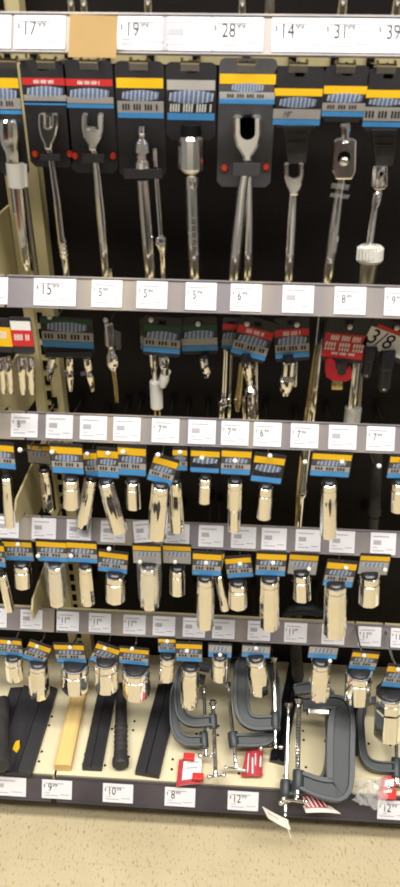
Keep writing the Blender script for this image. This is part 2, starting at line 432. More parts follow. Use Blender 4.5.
def socket_mesh(A, B, R, kind):
    mb = MB(); Ln = (B-A).length; e = .0007/Ln; c = .0012/R
    if kind == 'short':
        pr = [(0, .5), (0, .95-c), (e*1.5, .95), (.22, .95), (.225, .90), (.265, .90), (.27, 1), (1-e*1.5, 1), (1, 1-c), (1, .74), (.7, .70), (.7, .1)]
    elif kind == 'deep':
        pr = [(0, .5), (0, .93-c), (e*1.5, .93), (.09, .93), (.093, .87), (.115, .87), (.118, .94), (.30, .94), (.33, 1), (1-e*1.5, 1), (1, 1-c), (1, .74), (.8, .70), (.8, .1)]
    else:
        pr = [(0, .5), (0, 1-c), (e*1.5, 1), (.09, 1), (.093, .93), (.115, .93), (.118, 1), (.53, 1), (.56, .86), (1-e*1.5, .86), (1, .86-c), (1, .64), (.8, .6), (.8, .1)]
    d = B-A; dn = d.normalized(); u = dn.cross(Yv).normalized(); w = dn.cross(u)
    n = 72; streak_waves = 8; ph = random.uniform(0, 6.28); amp = {'short': .016, 'deep': .026, 'step': .026}[kind]  # shallow waves added to the wall to break reflections into streaks
    rs = []
    for t, r in pr:
        ring = []
        for q in range(n):
            a_ = 2*math.pi*q/n
            m = 1 + (amp*math.cos(streak_waves*a_+ph) if r > .8 else 0)
            ring.append(A + d*t + (u*math.cos(a_) + w*math.sin(a_))*(R*r*m))
        rs.append(ring)
    mb.rings(rs, 'chrome')
    s_ = R*.42
    mb.hexa(A + dn*.0004, X*s_, Yv*s_, dn*.0006, 'slot')
    return mb

def socket_item(row, k, label, group, Y, card, sock, kind='deep', tilt=0, style='full', ball=None, film=False, extra=None):
    xc, w, y0, yb = card
    xt, yt, xb, yb2, ws = sock
    s = pxm((xt+xb)/2, (yt+yb2)/2, Y); R = ws*s/2
    A = at(xt, yt, Y-R*.9); A.y = Y; B = at(xb, yb2, Y-R*.9); B.y = Y
    hk = ball or (xc, y0+5)
    root = thing('carded_socket', label, 'socket', (at(xc, y0, Y).x, Y, at(xc, y0, Y).z), group)
    hd = (yb-y0)
    card_part(root, xc, w, y0-hd*.14, yb+hd*.05, Y, lower_bands(y0, yb, style), tilt, round_=.003, hole=False)
    socket_mesh(A, B, R, kind).build('socket', root)
    # black plastic hanger that plugs the drive hole and joins the card
    d = (B-A).normalized(); cb = at((xc*.5+xt*.5), yb, Y)
    mb = MB()
    mb.lathe(A-d*.001, A-d*.007, [(0, R*.80), (.5, R*.78), (.9, R*.6), (1, R*.3)], 'blackgloss', 18)
    mb.build('hanger', root)
    t = MB()
    top = Vector((cb.x, Y+.0012, cb.z+.006)); bot = A - d*.004
    t.hexa((top+bot)/2, X*min(R*.55, .008), Yv*.0011, (bot-top)/2, 'blackgloss'); t.build('tab', root)
    if film:
        f = MB().lathe(A-d*.004, B+d*.012, [(0, R*1.25), (.2, R*1.3), (.7, R*1.22), (.9, R*.9), (1, R*.4)], 'film', 14); f.build('blister', root)
    if ball:
        hook(ball[0], ball[1], Y-.018, 'white-tipped wire hook carrying the ' + label.split(',')[0], 'hooks of the %s row' % RN[row])
    else:
        hook(xc, y0+2.5, Y-.014, 'white-tipped wire hook carrying the ' + label.split(',')[0], 'hooks of the %s row' % RN[row])
    return root

# ------------------------------------------------ rows of carded sockets
G3, G4, G5 = 'sockets hung under the third rail', 'sockets hung under the fourth rail', 'large sockets hung under the fifth rail'
ROWS = {
 2: (G3, 1.0, [
  # label, card(xc,w,y0,yb), socket(xt,yt,xb,yb,w), kind, tilt, style, ball, Y
  ('slim socket cut by left edge, third row', (2, 26, 445, 468), (5, 480, 9, 529, 10), 'deep', 3, 'full', (20, 450), .98),
  ('deep socket on a grey-washed card before the bracket, third row', (39, 23, 446, 463), (43, 473, 48, 513, 13), 'deep', 3, 'grey', None, 1.09),
  ('stubby socket with blue-edged card left of centre, third row', (67, 33, 447, 473), (69, 483, 70, 511, 16), 'short', 1, 'full', (52, 452), None),
  ('deep socket leaning left under crowded cards, third row', (95, 22, 453, 476), (90, 482, 81, 530, 14), 'deep', -3, 'full', (87, 454), 1.03),
  ('deep socket leaning right beside the left-leaning one, third row', (108, 22, 451, 477), (105, 486, 118, 535, 17), 'deep', 2, 'full', None, 1.0),
  ('stubby socket hanging right of the leaning pair, third row', (132, 29, 448, 475), (132, 485, 133, 511, 16), 'short', 2, 'full', (123, 452), None),
  ('long wide socket under a steeply tilted card, third row', (163, 26, 459, 483), (160, 490, 156, 542, 19), 'deep', 17, 'full', (158, 455), .965),
  ('dark-streaked deep socket behind the tilted card, third row', (180, 15, 450, 470), (174, 485, 177, 534, 15), 'deep', 0, 'full', None, 1.015),
  ('smallest short socket under a black-faced card, third row', (205, 30, 451, 472), (205, 481, 204, 505, 13), 'short', 1, 'dark', (202, 458), None),
  ('stepped deep socket on a straight card at centre, third row', (236, 31, 451, 474), (235, 485, 234, 534, 15), 'step', 1, 'full', (235, 461), None),
  ('pass-through socket with dark window under black-faced card, third row', (268, 32, 457, 482), (266, 490, 264, 521, 15), 'short', 5, 'dark', (270, 456), None),
  ('longest deep socket on a white-panelled card, third row', (331, 41, 454, 476), (330, 487, 329, 540, 17), 'deep', 1, 'full', (342, 462), None),
  ('short socket at the right edge of the third row', (403, 30, 457, 478), (400, 486, 399, 514, 15), 'short', 0, 'full', None, None),
 ]),
 3: (G4, 1.0, [
  ('pale socket leaning out from the left edge, fourth row', (-6, 22, 545, 566), (1, 577, 9, 613, 9), 'deep', 4, 'full', None, None),
  ('stubby socket at far left before the bracket, fourth row', (18, 30, 542, 560), (20, 569, 21, 590, 17), 'short', 0, 'full', None, 1.02),
  ('deep socket in clear blister left of upright slots, fourth row', (52, 31, 542, 561), (53, 570, 56, 608, 16), 'deep', 1, 'full', (38, 556), None),
  ('narrow deep socket right of the upright slots, fourth row', (82, 31, 543, 562), (84, 570, 87, 607, 14), 'deep', 1, 'full', (71, 556), None),
  ('wide short socket under a clockwise-tilted card, fourth row', (113, 30, 553, 572), (114, 580, 114, 605, 20), 'short', 6, 'full', (109, 549), None),
  ('deep socket in clear blister on a grey card, fourth row', (147, 29, 546, 563), (148, 571, 149, 611, 19), 'deep', 0, 'grey', (140, 562), None),
  ('short socket on a grey card over the ledge, fourth row', (177, 29, 546, 563), (177, 573, 177, 597, 17), 'short', 0, 'grey', (175, 562), 1.02),
  ('long slim socket with dark streak crossing the label strip, fourth row', (207, 30, 554, 575), (205, 583, 205, 631, 17), 'deep', 1, 'full', (206, 563), .985),
  ('slim pale socket leaning beside the counter-tilted card, fourth row', (217, 13, 553, 571), (218, 578, 225, 612, 9.5), 'deep', 6, 'grey', None, 1.02),
  ('wide short socket under a counter-tilted card, fourth row', (239, 27, 558, 577), (238, 588, 238, 611, 19), 'short', -9, 'full', (240, 564), None),
  ('tall cylinder socket on a straight card at centre, fourth row', (271, 31, 554, 575), (270, 585, 270, 632, 20), 'deep', 0, 'full', (273, 563), .985),
  ('small round socket on a greyed card, fourth row', (303, 30, 555, 574), (302, 578, 303, 603, 20), 'short', 1, 'grey', (309, 569), 1.02),
  ('biggest deep socket reaching over the rail, fourth row', (340, 31, 563, 586), (337, 591, 336, 640, 23), 'deep', 3, 'full', (346, 568), .975),
  ('short wide socket at far right, fourth row', (374, 31, 556, 574), (371, 581, 370, 608, 22), 'short', 0, 'grey', (385, 570), 1.01),
 ]),
 4: (G5, .985, [
  ('short socket with blue-edged card at far left, bottom row', (9, 27, 640, 655), (11, 663, 13, 683, 17), 'short', 2, 'full', None, None),
  ('deep socket under a sharply twisted card, bottom row', (37, 23, 644, 662), (36, 670, 37, 701, 19), 'deep', 24, 'full', None, None),
  ('very wide short socket above the wooden handle, bottom row', (70, 31, 645, 662), (72, 674, 73, 696, 27), 'short', -2, 'full', None, None),
  ('wide socket under a twisted blue card, bottom row', (105, 25, 646, 664), (104, 669, 105, 695, 24), 'short', 22, 'full', None, None),
  ('widest short socket above the round rubber grip, bottom row', (134, 30, 649, 664), (134, 678, 135, 702, 27), 'short', 4, 'full', (132, 649), None),
  ('small narrow socket beside the post-like card, bottom row', (167, 18, 639, 652), (167, 661, 166, 683, 16), 'short', 0, 'full', None, None),
  ('tall narrow socket in front of the small clamps, bottom row', (189, 27, 644, 661), (190, 673, 189, 710, 18), 'deep', -1, 'full', (187, 651), .975),
  ('short tapering socket with ring-shaped hanger, bottom row', (220, 24, 645, 657), (220, 662, 220, 683, 18), 'short', 0, 'noyel', (220, 655), None),
  ('deep slanted socket before the medium clamp, bottom row', (256, 29, 646, 657), (256, 664, 260, 697, 20), 'deep', 0, 'noyel', None, None),
  ('deep socket above the big clamp, bottom row', (323, 30, 647, 658), (322, 668, 320, 703, 20), 'deep', 1, 'noyel', (330, 661), .97),
  ('wide short socket right of the big clamp top, bottom row', (364, 28, 653, 669), (361, 681, 359, 707, 27), 'short', 3, 'full', None, .965),
  ('largest socket of all at the right edge, bottom row', (398, 28, 667, 687), (393, 704, 391, 744, 30), 'deep', 4, 'full', None, .94),
 ])}
for row, (grp, Y0, lst) in ROWS.items():
    for k, (lab, card, sock, kind, tilt, style, ball, Yo) in enumerate(lst):
        socket_item(row, k, 'chrome ' + lab, grp, Yo or Y0, card, sock, kind, tilt, style, ball, film='blister' in lab)

# ------------------------------------------------ generic pixel-plane shapes
METAL = 'satin'      # the long top-row tools have a satin plating
def rod(mb, pts, Y, material=None, n=14):
    """pts: (x, y, width) in picture pixels at depth Y"""
    material = material or METAL
    P = [at(x, y, Y) for x, y, w in pts]
    R = [w*pxm(x, y, Y)/2 for x, y, w in pts]
    rs = []
    d = (P[-1]-P[0]).normalized(); u = d.cross(Yv).normalized(); w_ = u.cross(d)
    for p_, r in zip(P, R): rs.append([p_ + (u*math.cos(2*math.pi*j/n) + w_*math.sin(2*math.pi*j/n))*max(r, .0003) for j in range(n)])
    return mb.rings(rs, material)
def flat(mb, poly, Y, depth, material=None):
    material = material or METAL
    P = [at(x, y, Y-depth/2) for x, y in poly]
    for p_ in P: p_.y = Y-depth/2
    return mb.prism(P, Yv*depth, material)
def yoke(mb, xc, y0, yf, y1, w, gap, Y, depth, wn, material=None):
    """forked head: two prongs from y0 down to the crotch yf, narrowing to neck width wn at y1"""
    h, gp, q = w/2, gap/2, wn/2
    arc = [(xc+gp*math.cos(a), yf-gp*.9+gp*.9*math.sin(a)) for a in [math.pi*i/8 for i in range(9)]]
    poly = [(xc+gp, y0+1.5), (xc+gp+1.2, y0), (xc+h-1.5, y0), (xc+h, y0+2)] + [(xc+h, yf-2), (xc+h*.82, yf+(y1-yf)*.35), (xc+q*1.2, yf+(y1-yf)*.75), (xc+q, y1), (xc-q, y1), (xc-q*1.2, yf+(y1-yf)*.75), (xc-h*.82, yf+(y1-yf)*.35), (xc-h, yf-2)] + \
           [(xc-h, y0+2), (xc-h+1.5, y0), (xc-gp-1.2, y0), (xc-gp, y0+1.5)] + list(reversed(arc))
    return flat(mb, poly, Y, depth, material)

# ----------------------------------------------------- top row: long tools
G1 = 'long drive tools on the top row'
YT = 1.125
def top_item(name, label, cat, card, hookpx):
    (xc, w, y0, y1, bands, kw) = card
    c = at(xc, y0, YT)
    root = thing(name, label, cat, (c.x, YT, c.z), G1)
    card_part(root, xc, w, y0, y1, YT+.012, bands, round_=.008, **kw)
    hook(hookpx[0], hookpx[1], 1.055, 'broad-ended metal hook carrying the ' + label.split(',')[0], 'hooks of the top row', wide=True)
    return root
def strap(root, x0, x1, y0, y1, Y, material='black'):
    mb = MB(); flat(mb, [(x0, y0), (x1, y0), (x1, y1), (x0, y1)], Y, .003, material); return mb.build('strap', root, .0008)

def grip_rod(root, pts, Y, name='handle', material=None): 
    return rod(MB(), pts, Y, material).build(name, root)

# 1 ratchet at far left with white ring
r = top_item('ratchet', 'chrome ratchet handle with ribbed white collar, at the far left', 'ratchet', (8, 30, 58, 176, [(78, 88, 'yellow', .03), (88, 100, 'logo', .25), (98, 110, 'greyband', .03), (101, 106, 'ticks', .3), (109, 114, 'blue', .03)], {'tilt': 0}), (6, 56))
mb = MB(); rod(mb, [(8, 119, 17), (8.5, 122, 21), (9, 135, 22), (10, 145, 19), (12, 152, 15), (13, 162, 14)], YT); mb.build('head', r)
mb = MB()
for k in range(7): rod(mb, [(8+k*2.9, 164, 3.1), (10.3+k*2.7, 187, 3.1)], YT-.006+.006*abs(k-3)/3, 'whiteplastic', 8)
rod(mb, [(15, 163, 18), (17, 187, 17)], YT, 'whiteplastic'); mb.build('collar', r)
grip_rod(r, [(17, 186, 13), (21, 225, 12), (26, 262, 10), (27, 270, 5)], YT)
grip_rod(r, [(25, 188, 6), (31, 235, 6), (37, 278, 5)], YT+.012, 'second_handle', 'steel')
# 2 flex handle, red band, orange rivets
r = top_item('flex_handle', 'chrome knurled-end flex handle on a red-banded card', 'breaker bar', (47, 44, 60, 167, [(78, 85, 'red', .03), (80, 83.5, 'whiteticks', .55), (86, 97, 'logo', .2), (95, 103, 'greyband', .03), (101, 105, 'blue', .03)], {'dots': [(35, 154), (70, 154)]}), (45, 56))
mb = MB(); yoke(mb, 48, 113, 128, 150, 20, 7, YT, .018, 7); mb.build('yoke', r, .0028)
mb = MB(); rod(mb, [(48, 116, 7.5), (48, 132, 7.5)], YT-.001); flat(mb, [(44, 112), (52, 112), (52, 119), (44, 119)], YT, .008); mb.build('drive_square', r)
mb = MB(); rod(mb, [(49.5, 148, 6), (52, 165, 6.5), (57, 200, 7.5), (61, 236, 7.5), (62, 240, 9)] + [(62+.35*k, 240+2.1*k, 9.5 if k % 2 else 8.2) for k in range(1, 9)] + [(65, 259, 7), (68, 290, 6.5)], YT); mb.build('handle', r)
strap(r, 40, 60, 154, 161, YT-.008)
# 3 flex head ratchet, red band
r = top_item('flex_handle', 'chrome forked flex handle on the second red-banded card', 'breaker bar', (91, 48, 60, 173, [(79, 86, 'red', .03), (81, 84.5, 'whiteticks', .55), (88, 99, 'logo', .2), (97, 104, 'greyband', .03), (103.5, 108, 'blue', .03)], {'dots': [(75, 156), (113, 156)]}), (88, 56))
mb = MB(); yoke(mb, 92.5, 113, 131, 151, 22, 10, YT, .016, 7); mb.build('yoke', r, .0028)
mb = MB(); rod(mb, [(92.5, 126, 8), (92.5, 138, 6)], YT); mb.build('drive_square', r)
mb = MB(); rod(mb, [(93.5, 148, 6), (97, 172, 7), (101, 215, 9), (105, 262, 7.5), (107, 292, 6.5)], YT); mb.build('handle', r)
mb = MB(); rod(mb, [(110.5, 268, 3), (111.5, 282, 4)], YT+.004); mb.build('hanging_end', r)
strap(r, 82, 104, 154, 163, YT-.008)
# 4 sliding T handle pair
r = top_item('sliding_handle', 'chrome stacked-knob sliding handle on a yellow-banded card', 'drive handle', (141, 48, 61, 178, [(78, 88, 'yellow', .05), (90, 101, 'logo', .25), (101, 112.5, 'greyband', .05), (104, 110, 'ticks', .25), (112.5, 118, 'blue', .05)], {}), (138, 56))
mb = MB(); rod(mb, [(142, 126, 7), (142, 133, 9), (142, 136, 6), (142, 139, 7), (142, 143, 14), (142, 152, 16), (142, 155, 11), (142, 159, 11), (142, 162, 15), (142, 168, 16), (143, 171, 12)], YT); mb.build('head', r)
mb = MB(); rod(mb, [(143, 180, 12), (147, 230, 12), (150, 268, 11), (151, 292, 9)], YT); mb.build('handle', r)
mb = MB(); rod(mb, [(155, 148, 6), (156, 168, 6), (158.5, 200, 6.5), (161, 236, 6)], YT+.004); mb.build('extension', r)
mb = MB(); rod(mb, [(161, 235, 7), (161, 237, 12), (161.5, 243, 13), (162, 248, 10), (162.5, 252, 7), (164, 292, 6)], YT+.004); mb.build('ring_end', r)
strap(r, 124, 162, 169, 179, YT-.011)
# 5 thick socket-headed bar
r = top_item('nut_driver_bar', 'thick cylinder-headed chrome bar on a grey-banded card', 'drive handle', (191, 50, 62, 140, [(80, 90, 'greyband', .05), (90, 104, 'logo', .12), (104, 112, 'whiteticks', .15), (113, 120, 'blue', .05)], {}), (190, 57))
mb = MB(); rod(mb, [(191, 125, 20), (191, 137, 21)], YT, 'blackgloss'); mb.build('cap', r)
mb = MB(); rod(mb, [(191, 136, 24), (191, 139, 27), (191, 168, 27), (191.5, 172, 23), (192, 176, 14)], YT); mb.build('head', r)
mb = MB(); rod(mb, [(192, 174, 11), (192, 178, 14), (192.5, 190, 14), (194, 240, 13.5), (195.5, 292, 11)], YT); 
for k in range(5): rod(mb, [(193.3+k*.2, 218+7*k, 4), (193.4+k*.2, 222+7*k, 4)], YT-.011, 'steel')
mb.build('handle', r)
# 6 big yoke, large card, runs down behind the second rail
r = top_item('breaker_bar', 'large forked chrome breaker bar with orange rivets on widest card', 'breaker bar', (246, 56, 58, 187, [(74, 84, 'yellow', .03), (83, 92, 'logo', .45), (92, 99, 'greyband', .03), (94, 97.5, 'ticks', .3), (99, 104, 'blue', .03)], {'dots': [(224.5, 168), (266, 167)], 'body': 'darkgrey'}), (247, 55))
mb = MB(); yoke(mb, 247.5, 115, 137, 163, 29, 10, YT-.004, .024, 9); mb.build('yoke', r, .0042)
mb = MB(); rod(mb, [(248, 114, 8), (248, 136, 9)], YT-.004, 'black'); mb.build('pivot_block', r)
mb = MB(); rod(mb, [(247, 160, 9), (242, 190, 11), (237, 240, 12), (232, 300, 11)], YT-.004); mb.build('handle', r)
mb = MB(); rod(mb, [(249, 176, 8), (249, 220, 9), (248, 262, 10), (246, 300, 9)], YT+.006); mb.build('second_handle', r)
strap(r, 233, 260, 163, 176, YT-.019, 'darkgrey')
# 7 black grip with yoke below
r = top_item('flex_handle', 'chrome handle with fork below a black grip, card marked 10 inch', 'breaker bar', (298, 49, 66, 128, [(88.5, 96, 'yellow', .02), (97, 108, 'logo', .25), (109, 119, 'greyband', .02), (119.5, 125, 'blue', .02)], {'text': ('10"', 285, 111, 117, 'ink')}), (299, 60))
mb = MB(); flat(mb, [(282, 126), (312, 126), (309, 140), (306, 164), (288, 164), (285, 140)], YT+.004, .016, 'rubber')
for k in range(3): flat(mb, [(288, 132+9*k), (306, 132+9*k), (306, 134+9*k), (288, 134+9*k)], YT+.004, .02, 'black')
mb.build('grip', r, .002)
mb = MB(); yoke(mb, 294, 162, 178, 196, 20, 9.5, YT-.002, .016, 8); mb.build('yoke', r, .0028)
mb = MB(); rod(mb, [(293.5, 193, 8), (292, 220, 9.5), (290, 255, 9.5), (288, 292, 9)], YT-.002); mb.build('handle', r)
# 8 long bar with swivel head
r = top_item('breaker_bar', 'longest chrome swivel-head breaker bar, running down behind three rails', 'breaker bar', (345, 44, 65, 122, [(86, 94, 'yellow', .02), (93, 103, 'logo', .2), (103, 111, 'greyband', .02), (105, 109, 'ticks', .25), (111.5, 116.5, 'blue', .02)], {}), (347, 60))
mb = MB(); rod(mb, [(345, 123, 9), (345, 126, 11), (345, 138, 11), (345, 142, 15)], YT-.002); mb.build('drive_square', r)
mb = MB(); flat(mb, [(334, 140), (338, 138), (353, 138), (357, 140), (356, 172), (352, 180), (336, 180), (332, 172)], YT, .02)
mb.build('head', r, .003)
mb = MB(); q = at(344, 158, YT-.0105); mb.lathe(q+Yv*.002, q-Yv*.0006, [(0, .0105), (1, .0095)], 'slot', 18); q = at(344, 161, YT-.011); mb.sphere(q, .0075, 'chrome'); mb.build('pivot_pin', r)
mb = MB(); rod(mb, [(342, 178, 8), (339, 192, 10), (334, 230, 12), (328, 275, 11), (321, 325, 9), (312, 412, 8.5), (303, 486, 8), (302.5, 489, 11), (302, 493, 11), (301, 497, 8), (299, 526, 6)], YT); mb.build('handle', r)
mb = MB(); rod(mb, [(316, 345, 3), (306, 412, 3.2), (298, 486, 3.5), (296, 526, 3)], YT-.013, 'brass'); mb.build('side_rod', r)
mb = MB(); flat(mb, [(332, 183), (350, 185), (348, 190), (331, 188)], YT-.014, .002, 'film'); flat(mb, [(331, 193), (350, 195), (348, 199), (330, 197)], YT-.014, .002, 'film'); mb.build('clear_strap', r)
# 9 right edge universal
r = top_item('ratchet', 'chrome square-jointed ratchet with knurled white collar, at the right edge', 'ratchet', (385, 40, 68, 132, [(90, 98, 'yellow', .02), (98, 106, 'logo', .2), (107, 121, 'greyband', .02), (111, 118, 'ticks', .1), (122, 127, 'blue', .02)], {}), (388, 60))
mb = MB(); flat(mb, [(372, 130), (398, 130), (396, 148), (393, 166), (376, 166), (373, 148)], YT+.004, .016, 'rubber')
for k in range(3): flat(mb, [(376, 136+8*k), (393, 136+8*k), (393, 138+8*k), (376, 138+8*k)], YT+.004, .02, 'black')
mb.build('grip', r, .002)
mb = MB(); flat(mb, [(373, 166), (388, 166), (388, 186), (384, 190), (375, 190), (371, 186)], YT-.002, .018); q = at(381, 174, YT-.0115); mb.lathe(q+Yv*.002, q-Yv*.0006, [(0, .0065), (1, .006)], 'slot', 16)
mb.build('head', r, .0025)
mb = MB(); rod(mb, [(379, 189, 6), (378, 193, 10), (376, 203, 10), (375, 207, 7), (372, 226, 8), (369, 248, 8)], YT-.002); mb.build('shaft', r)
mb = MB(); rod(mb, [(371, 246, 22), (370.5, 248, 27), (369.5, 259, 27), (369, 262, 23)], YT-.002, 'whiteplastic', 24)
for k in range(9): rod(mb, [(358.5+k*3, 248, 2.6), (357.5+k*3, 260, 2.6)], YT-.002-.0215*math.sqrt(max(0, 1-((k-4)/4.6)**2)), 'whiteplastic', 8)
mb.build('collar', r)
mb = MB(); rod(mb, [(369, 262, 20), (367, 275, 18), (365.5, 292, 17)], YT-.002, 'steel'); rod(mb, [(366, 288, 8), (358, 350, 8), (352, 408, 9), (349, 432, 8)], YT); mb.build('handle', r)
mb = MB(); rod(mb, [(353.5, 408, 17), (350.5, 432, 17)], YT, 'sleeve', 18); mb.build('clear_sleeve', r)
for n_, (dx, nm) in enumerate([(5, 'spare'),]):
    mb = MB(); rod(mb, [(363, 346, 5), (357, 432, 5)], YT+.012, 'steel'); mb.build('side_rod', r)

# tools of the row above, only their lower ends in view
for k, (px, w, lab) in enumerate([(74, 7, 'chrome bar end above the tan cardboard square, left of two'), (86.5, 7, 'chrome bar end above the tan cardboard square, right of two'), (149, 8, 'chrome bar end above the 19.99 label'),
                                  (241, 8, 'chrome bar end above the 28.99 label'), (268, 10, 'clear-wrapped bar end above the seam between 28.99 and 14.99 labels'), (339, 10, 'thick chrome bar end above the 31.99 label'), (392, 10, 'thick chrome bar end at top right corner above the 39.99 label')]):
    b0 = at(px, 40, YT); r_ = w*pxm(px, 10, YT)/2
    t = thing('tool_bar', lab, 'tool handle', (b0.x, YT, b0.z), 'bar ends hanging down above the top rail')
    MB().lathe(b0, b0+Z*.22, [(0, r_*.6), (.03, r_), (.6, r_*1.05), (1, r_*.8)], 'steel' if k == 4 else 'chrome', 16).build('shaft', t)
    MB().lathe(b0-Z*.004, b0+Z*.003, [(0, r_*.3), (.5, r_*.75), (1, r_*.62)], 'chrome', 14).build('end_cap', t)

# --------------------------------------------------- second row: adapters
METAL = 'chrome'
G2 = 'small adapters and extensions on the second row'
YA = 1.09
def small_item(name, label, cat, card, ball, Y=YA):
    xc, w, y0, y1, bands, kw = card
    c = at(xc, y0, Y); root = thing(name, label, cat, (c.x, Y, c.z), G2)
    card_part(root, xc, w, y0, y1, Y+.004, bands, round_=.004, **kw)
    if ball: hook(ball[0], ball[1], Y-.016, 'white-tipped wire hook carrying the ' + label.split(',')[0], 'hooks of the second row')
    return root
def ujoint(root, x, y0, x1, y1, w, Y):
    """universal joint: square socket end, cross block, round drive end"""
    m0 = y0+(y1-y0)*.38; m1 = y0+(y1-y0)*.62; dx = (x1-x)
    mb = MB(); rod(mb, [(x, y0, w*.8), (x, y0+1, w), (x+dx*.25, m0, w)], Y); flat(mb, [(x-w*.5, m0-1), (x-w*.18, m0-1), (x-w*.18+dx*.4, m1-1), (x-w*.5+dx*.4, m1-1)], Y, .006); flat(mb, [(x+w*.18, m0-1), (x+w*.5, m0-1), (x+w*.5+dx*.4, m1-1), (x+w*.18+dx*.4, m1-1)], Y, .006)
    mb.build('upper_yoke', root)
    q = at(x+dx*.5, (m0+m1)/2, Y); s = w*pxm(x, y0, Y)*.26
    MB().hexa(q, X*s, Yv*s*1.2, Z*s, 'steel').build('cross_block', root)
    mb = MB(); rod(mb, [(x+dx*.5, (m0+m1)/2+1, w*.95), (x+dx*.7, m1+2, w), (x+dx*.85, y1-4, w*.8), (x+dx*.9, y1-3, w*.5), (x1, y1, w*.5)], Y); mb.build('lower_yoke', root)

r = small_item('adapter', 'chrome adapter under a plain yellow card at left edge, second row', 'drive adapter', (-2, 27, 318, 352, [(327, 346, 'yellow', .02), (331, 338, 'whiteticks', .3)], {}), None, .975)
for dx in (0, 7.5):
    mb = MB(); rod(mb, [(0+dx, 357, 5.6), (.4+dx, 359, 7), (2+dx, 372, 7), (2.3+dx, 374, 6), (3+dx, 386, 6.5), (4+dx, 393, 4)], .975); mb.build('socket', r)
r = small_item('adapter', 'chrome adapter pair under a red card with white top, second row', 'drive adapter', (22, 22, 317, 354, [(321, 330, 'white', .1), (330, 346, 'red', .02), (334, 340, 'whiteticks', .3)], {}), None, .975)
for dx in (0, 9):
    mb = MB(); rod(mb, [(20.5+dx, 357, 6.5), (20.8+dx, 359, 8), (22+dx, 374, 8), (22.2+dx, 376, 6.5), (23+dx, 388, 7), (23.7+dx, 394, 4.5)], .975); mb.build('socket', r)
r = small_item('joint_set', 'three small chrome joints on one wide green-topped card, second row', 'joint set', (67.5, 52, 317, 353, [(319, 324, 'green', .02), (322, 332, 'logo', .25), (332, 341, 'greyband', .02), (334, 339, 'ticks', .12), (341.5, 347.5, 'blue', .02)], {'tilt': 1}), (49.5, 317))
mb = MB(); flat(mb, [(45, 352), (92, 352), (92, 358), (45, 358)], YA, .006, 'blackgloss'); mb.build('clip_bar', r, .001)
for k, (x, y0, x1, y1, w) in enumerate([(52, 358, 49, 380, 8), (69.5, 358, 71, 391, 8), (87, 358, 93, 391, 8.5)]):
    mb = MB(); rod(mb, [(x, y0, w*.9), (x+(x1-x)*.3, y0+(y1-y0)*.3, w), (x+(x1-x)*.45, y0+(y1-y0)*.45, w*.6), (x+(x1-x)*.55, y0+(y1-y0)*.55, w*.95), (x+(x1-x)*.8, y0+(y1-y0)*.8, w*.7), (x1, y1, w*.45)], YA); 
    flat(mb, [(x-w*.75, y0+(y1-y0)*.42), (x+w*.5, y0+(y1-y0)*.42-2), (x+w*.5, y0+(y1-y0)*.5), (x-w*.75, y0+(y1-y0)*.55)], YA, .006); mb.build('joint', r)
c = at(109, 318, YA); r = thing('extension_bar', 'bare chrome wobble extension with pointed tip, hung without card, second row', 'extension bar', (c.x, YA, c.z), G2)
mb = MB(); rod(mb, [(108, 322, 9), (109, 324, 11), (111, 345, 11), (111.5, 348, 7), (112, 352, 8), (112.5, 356, 12), (113, 364, 12), (113.5, 368, 9), (114, 370, 7)], YA); mb.build('barrel', r)
mb = MB(); rod(mb, [(113.5, 368, 5), (115.5, 385, 4.6), (117, 402, 4)], YA, 'brass'); rod(mb, [(116.5, 398, 3), (117, 404, 2)], YA, 'slot'); mb.build('rod', r)
mb = MB(); flat(mb, [(115, 330), (121, 333), (121, 350), (116, 350)], YA+.006, .002, 'film'); mb.build('clear_flap', r)
hook(105.5, 320, YA-.016, 'white-tipped wire hook carrying the bare wobble extension of the second row', 'hooks of the second row')
r = small_item('universal_joint', 'chrome joint with white sleeve on a green-topped card, second row', 'universal joint', (162, 38, 317, 356, [(326, 332, 'green', .03), (331, 340, 'logo', .2), (339, 347, 'greyband', .03), (341, 345, 'ticks', .15), (347.5, 352.5, 'blue', .03)], {'tilt': 3}), (151, 320), YA-.008)
mb = MB(); rod(mb, [(163, 356, 9), (164, 358, 11), (164.5, 366, 11), (165, 368, 8), (165, 374, 9)], YA-.008); mb.build('barrel', r)
mb = MB(); rod(mb, [(165, 374, 9), (164, 380, 10), (162.5, 387, 6)], YA-.008, 'whiteplastic'); flat(mb, [(166, 374), (169, 370), (171, 372), (167, 380)], YA-.008, .004, 'whiteplastic'); mb.build('white_sleeve', r)
r = small_item('extension_bar', 'chrome two-pin extension in a frosted tube behind a green-topped card, second row', 'extension bar', (152, 24, 319, 352, [(328, 335, 'green', .03), (336, 343, 'greyband', .03), (343, 349, 'blue', .03)], {}), None, YA+.008)
mb = MB(); rod(mb, [(153, 352, 8), (154, 366, 8), (155, 376, 6), (156, 384, 5)], YA+.006, 'chrome'); mb.build('barrel', r)
mb = MB(); rod(mb, [(155.5, 381, 11), (155.8, 382, 12.5), (157, 407, 12.5), (157, 408, 11)], YA+.006, 'whiteplastic', 18); mb.build('frosted_tube', r)
mb = MB()
for dx in (-2, 2.4): rod(mb, [(157+dx, 407, 2.4), (158.3+dx, 432, 2.4)], YA+.006, 'brass')
mb.build('pins', r)
r = small_item('adapter', 'short chrome adapter under a blue-edged card tilted upward, second row', 'drive adapter', (199, 37, 317, 354, [(325, 331, 'green', .03), (330, 339, 'logo', .2), (338, 345, 'greyband', .03), (345.5, 350.5, 'blue', .03)], {'tilt': -4}), (198, 324))
mb = MB(); rod(mb, [(205, 354, 7), (205, 357, 9)], YA, 'blackgloss'); rod(mb, [(204, 357, 9), (204.5, 360, 10), (206, 370, 10), (206.5, 373, 8), (206.5, 377, 6)], YA); mb.build('socket', r)
